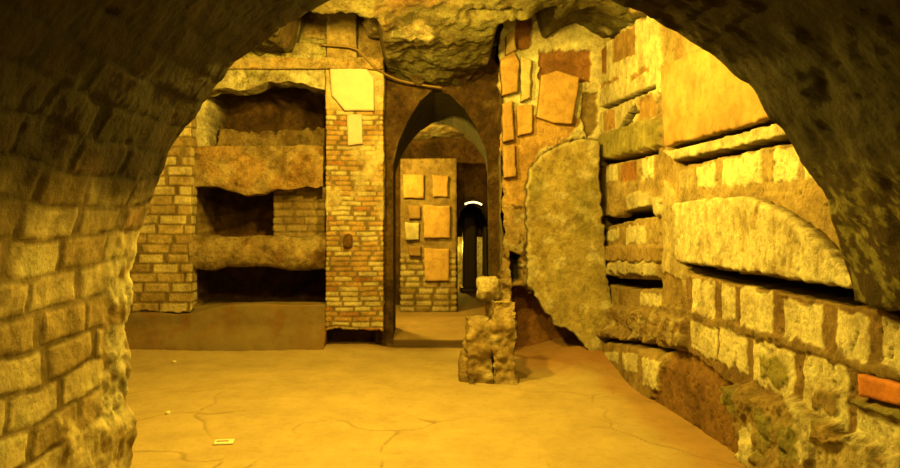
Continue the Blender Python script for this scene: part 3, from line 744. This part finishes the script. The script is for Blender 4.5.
# ================================================================== BEYOND THE DOORWAY
FY = 10.5
(xf0, zt), (xf1, _) = onY(FY, (401, 166), (456, 310))
rbox('tile_faced_pier', (xf0, FY, -.05), (xf1, FY + .8, zt + .1), .02,
     pier_fn(.26, .09, .014, 14, .014, pal_a, lambda u, v, q: sst(v, .75, .95), OCHRE * .9), M_MASON,
     label='masonry pier faced with terracotta tiles, seen through the doorway', cat='pier')
tiles = [((403, 174, 424, 198), TERRA * 1.0, 'square terracotta tile at the top left of the far pier'),
         ((432, 175, 448, 197), TERRA * 1.0, 'terracotta tile at the top right of the far pier'),
         ((423, 205, 450, 238), TERRA * 1.15, 'largest terracotta tile, in the middle of the far pier'),
         ((424, 248, 449, 281), TERRA * 1.15, 'terracotta tile lowest on the far pier'),
         ((405, 222, 419, 240), CREAM * .9, 'small pale tile left of the largest one on the far pier'),
         ((408, 205, 420, 219), TERRA * .7, 'small brown tile under the top left tile of the far pier'),
         ((408, 245, 421, 256), TERRA * .7, 'small brown tile below the pale one on the far pier')]
for i, ((a, b, c, d), cl, lab) in enumerate(tiles):
    slab('facing_tile', onY(FY - .02, (a, b), (c, b + 1), (c, d), (a + 1, d)), 'Y', FY - .022, .05, cl, M_TILE, .02, .004, 5., .015, 40 + i, .01, label=lab, cat='tile', group='tiles on the far pier')
# far room shell
RX = plain('wall_far_left', 'X', -1.9, (8.75, 14.8), (-.05, 3.4), 1, False, DARK, lab='far room side wall')
plain('wall_far_right', 'X', 1.62, (8.75, 14.8), (-.05, 3.4), -1, True, OCHRE * .8, lab='far room opposite side wall')
R = Relief(np.arange(-2.0, 1.7, .035), np.arange(8.75, 14.8, .035)); q = p3(R.u, R.v, 3.)
R.h = .18 * fbm(q, 1.1, 5, 201) + .03 * fbm(q, 6, 4, 203) + .22 * sst(R.v, 9.2, 10.6) + .3 * sst(np.abs(R.u - .2), .5, 1.1)
R.c = lerp(np.tile(TAN, R.u.shape + (1,)), CREAM * .8, sst(fbm(q, 3.2, 4, 204), .05, .35)[..., None]); R.c = lerp(R.c, BROWN, .6 * sst(fbm(q, 1.9, 4, 205), .25, .4))
build_relief(R, 'ceiling_far', 'Z', 2.95, -1, M_ROCK, True, kind='structure', label='rough lit rock ceiling of the far room')
# partition with the small dark arch
R = Relief(np.arange(-2.0, 1.75, .016), np.arange(-.05, 3.0, .016)); q = p3(R.u, R.v, 5.)
YD = 11.3
R.h = .03 * fbm(q, 3, 4, 207); R.c = lerp(np.tile(BROWN * .9, R.u.shape + (1,)), DARK, sst(fbm(q, 2, 3, 208), -.1, .3)[..., None])  # dark browns paint this wall as unlit
arch = onY(YD, (457, 330), (457, 222), (461, 210), (468, 204), (476, 203), (484, 209), (490, 222), (491, 330))
d, _, _ = sdist(arch, R.u, R.v)
fc = grid_faces(R.nu, R.nv, False); keep = (d.ravel()[fc] <= .0).any(1)
co = np.stack([R.u, YD - R.h, R.v], -1).reshape(-1, 3); co2 = co.copy(); co2[:, 1] += .5
n = len(co); fk = fc[keep]
e = np.concatenate([fk[:, [0, 1]], fk[:, [1, 2]], fk[:, [2, 3]], fk[:, [3, 0]]]); ky = np.sort(e, 1); k1 = ky[:, 0].astype(np.int64) * n + ky[:, 1]
_, ix, ct = np.unique(k1, return_index=True, return_counts=True); be = e[ix[ct == 1]]
fs = np.concatenate([fk, fk[:, ::-1] + n, np.stack([be[:, 1], be[:, 0], be[:, 0] + n, be[:, 1] + n], 1)])
mesh_obj('wall_far_partition', np.concatenate([co, co2]), fs, np.concatenate([R.c.reshape(-1, 3)] * 2), M_ROCK, kind='structure', label='far partition with a small arched passage')
plain('wall_far_end', 'Y', 14.6, (-2, 1.7), (-.05, 3.4), -1, False, CREAM * .9, lab='bright end wall of the far passage')

# posts standing in the far passage
for i, (px, Y, w, top, lab) in enumerate([(469.5, 13.2, .13, 212, 'thick dark post in the far passage, left of its pair'), (486.5, 13.0, .07, 216, 'slim dark post at the right side of the far passage')]):
    X, Zt = onY(Y, (px, top))[0]
    rt = bpy.data.objects.new('dark_post', None); COL.objects.link(rt); rt.location = (X, Y, 0)
    rt['label'] = lab; rt['category'] = 'post'; rt['group'] = 'posts in the far passage'
    def pf(V, N): return .004 * fbm(V, 6, 3, 3), np.tile(DARK, (len(V), 1))
    rbox('shaft', (-w, -w, .06), (w, w, Zt), .05, pf, M_DARK, parent=rt)
    rbox('foot_block', (-w * 1.4, -w * 1.4, -.02), (w * 1.4, w * 1.4, .09), .05, pf, M_DARK, parent=rt)

rbox('shade_block', (.3, 13.5, 1.02), (1.55, 13.7, 2.6), .05, lambda V, N: (.004 * fbm(V, 6, 3, 3), np.tile(DARK * .7, (len(V), 1))), M_DARK,
     label='added dark block painting shade at the head of the far passage behind the posts', cat='beam')  # added block; its dark colour stands for the shaded passage head
# lamp over the far passage (a lit one, seen in the photograph)
def emis(name, col, st):
    m = bpy.data.materials.new(name); m.use_nodes = True; b = m.node_tree.nodes['Principled BSDF']
    b.inputs['Base Color'].default_value = (.8, .8, .7, 1); b.inputs['Emission Color'].default_value = (*col, 1); b.inputs['Emission Strength'].default_value = st
    return m
X, Z = onY(11.15, (473, 204))[0]
lm = bpy.data.objects.new('passage_lamp', None); COL.objects.link(lm); lm.location = (X, 11.16, Z)
lm['label'] = 'small glowing curved lamp over the dark arch of the far passage'; lm['category'] = 'lamp'
def tube(name, pts, r, col, material, ns=10, **kw):
    P = np.array(pts, float); T = np.gradient(P, axis=0); T /= np.linalg.norm(T, axis=1, keepdims=True)
    up = np.array([0, 1., 0]); A = np.cross(T, up); A /= np.maximum(np.linalg.norm(A, axis=1, keepdims=True), 1e-6); Bn = np.cross(T, A)
    a = np.linspace(0, 2 * math.pi, ns, endpoint=False)
    V = P[:, None] + r * (np.cos(a)[None, :, None] * A[:, None] + np.sin(a)[None, :, None] * Bn[:, None])
    n = len(P); fs = [(i * ns + j, i * ns + (j + 1) % ns, (i + 1) * ns + (j + 1) % ns, (i + 1) * ns + j) for i in range(n - 1) for j in range(ns)]
    fs += [tuple(range(ns))[::-1], tuple((n - 1) * ns + j for j in range(ns))]
    return mesh_obj(name, V.reshape(-1, 3), fs, col, material, **kw)
a = np.linspace(math.pi * .72, math.pi * .25, 16)
tube('glass_tube', [(.20 * math.cos(k), 0, -.12 + .15 * math.sin(k)) for k in a], .014, CREAM, emis('lamp_glow', (1, .8, .3), 3), parent=lm)
rbox('bracket', (-.03, .0, .035), (.03, .12, .08), .03, lambda V, N: (0 * V[:, 0], np.tile(DARK, (len(V), 1))), M_DARK, parent=lm)

# ================================================================== CABLE AND LITTER
cp = [(322, 45, 7.40), (334, 46, 7.40), (348, 47, 7.40), (358, 50, 7.40), (366, 58, 7.40), (374, 67, 7.40), (386, 75, 7.52), (400, 81, 7.6), (420, 85, 7.62), (442, 88, 7.62)]
P = [(onY(Y, (x, y))[0][0], Y - .02, onY(Y, (x, y))[0][1]) for x, y, Y in cp]
t0 = np.arange(len(P)); t1 = np.linspace(0, len(P) - 1, 60)
P = np.stack([np.interp(t1, t0, [p[k] for p in P]) for k in range(3)], -1)
kk = np.array([1, 2, 3, 2, 1.]) / 9
for k in range(3):
    P[2:-2, k] = np.convolve(P[:, k], kk, 'valid')
tube('electric_cable', P, .011, TERRA * .4, M_DARK, label='thin electric cable sagging from the pier head across the rock', cat='cable')

def litter(name, px, py, L, W, T, rot, col, **kw):
    Y = CH * F / (py - VY); X = (px - VX) * Y / F
    o = rbox(name, (-L / 2, -W / 2, 0), (L / 2, W / 2, T), .008, lambda V, N: (.001 * fbm(V, 30, 2, 3), np.tile(col, (len(V), 1))), M_MARBLE, **kw)
    o.location = (X, Y, LZ(X, Y)); o.rotation_euler = (0, 0, rot)
    return o
_fl = bpy.data.objects['floor']
def LZ(x, y):
    dg = bpy.context.evaluated_depsgraph_get()
    ok, loc, *_ = _fl.ray_cast((x, y, 1), (0, 0, -1)); return loc.z if ok else 0
bpy.context.view_layer.update()
pp = litter('paper_scrap', 224, 442, .125, .085, .014, .12, np.array((1., .98, .9))*1.0, label='small cream paper packet lying on the floor', cat='paper')
rbox('printed_stripe', (-.045, -.010, .0135), (.03, .012, .0165), .01, lambda V, N: (0 * V[:, 0], np.tile(TAN * .8, (len(V), 1))), M_MARBLE, parent=pp)
stone('pebble', (-2.52 + .1, 6.98, LZ(-2.42, 6.98) + .01), (.022, .02, .014), 3, CREAM * 1.1, M_MARBLE, n=10, label='tiny white pebble out on the floor before the pale pier', cat='pebble', group='white pebbles')
stone('pebble', (-1.85, 5.2, LZ(-1.85, 5.2) + .008), (.018, .02, .012), 6, CREAM * 1.1, M_MARBLE, n=10, label='tiny white pebble on the floor behind the paper packet', cat='pebble', group='white pebbles')

# ================================================================== LIGHT
def lamp(name, loc, power, col=(1, .64, .05), r=.08):
    l = bpy.data.lights.new(name, 'POINT'); l.energy = power; l.color = col; l.shadow_soft_size = r
    o = bpy.data.objects.new(name, l); o.location = loc; COL.objects.link(o); return o
lamp('unseen_chamber_light', (.1, 4.7, 2.98), 440, r=.06)
lamp('unseen_chamber_light', (-.6, 5.1, 3.08), 520, r=.06)  # extra lamp, out of view, added to brighten the back wall
lamp('unseen_chamber_light', (.55, 3.42, 2.68), 165, r=.05)  # added behind the arch top to brighten the archway's left wall
lamp('unseen_chamber_light', (-1.6, 4.0, 2.5), 60, r=.06)  # added out of view to spread light on the left
lamp('far_lamp', (-.50, 9.15, 2.35), 330, r=.06)
lamp('end_light', (.7, 14.1, .8), 45)

w = bpy.data.worlds.new('World'); sc.world = w; w.use_nodes = True
w.node_tree.nodes['Background'].inputs[0].default_value = (0, 0, 0, 1)

cam = bpy.data.cameras.new('Camera'); co_ = bpy.data.objects.new('Camera', cam); COL.objects.link(co_)
cam.sensor_width = 36; cam.lens = 28.0; cam.shift_x = (450 - VX) / 900; cam.shift_y = -(234 - VY) / 900; cam.clip_start = .05
co_.location = (0, 0, CH); co_.rotation_euler = (math.pi / 2, 0, 0); sc.camera = co_
vs_ = sc.view_settings; vs_.view_transform = 'Standard'; vs_.look = 'None'; vs_.gamma = 1; vs_.use_curve_mapping = False; vs_.exposure = .10
sc.cycles.max_bounces = 8; sc.cycles.diffuse_bounces = 4
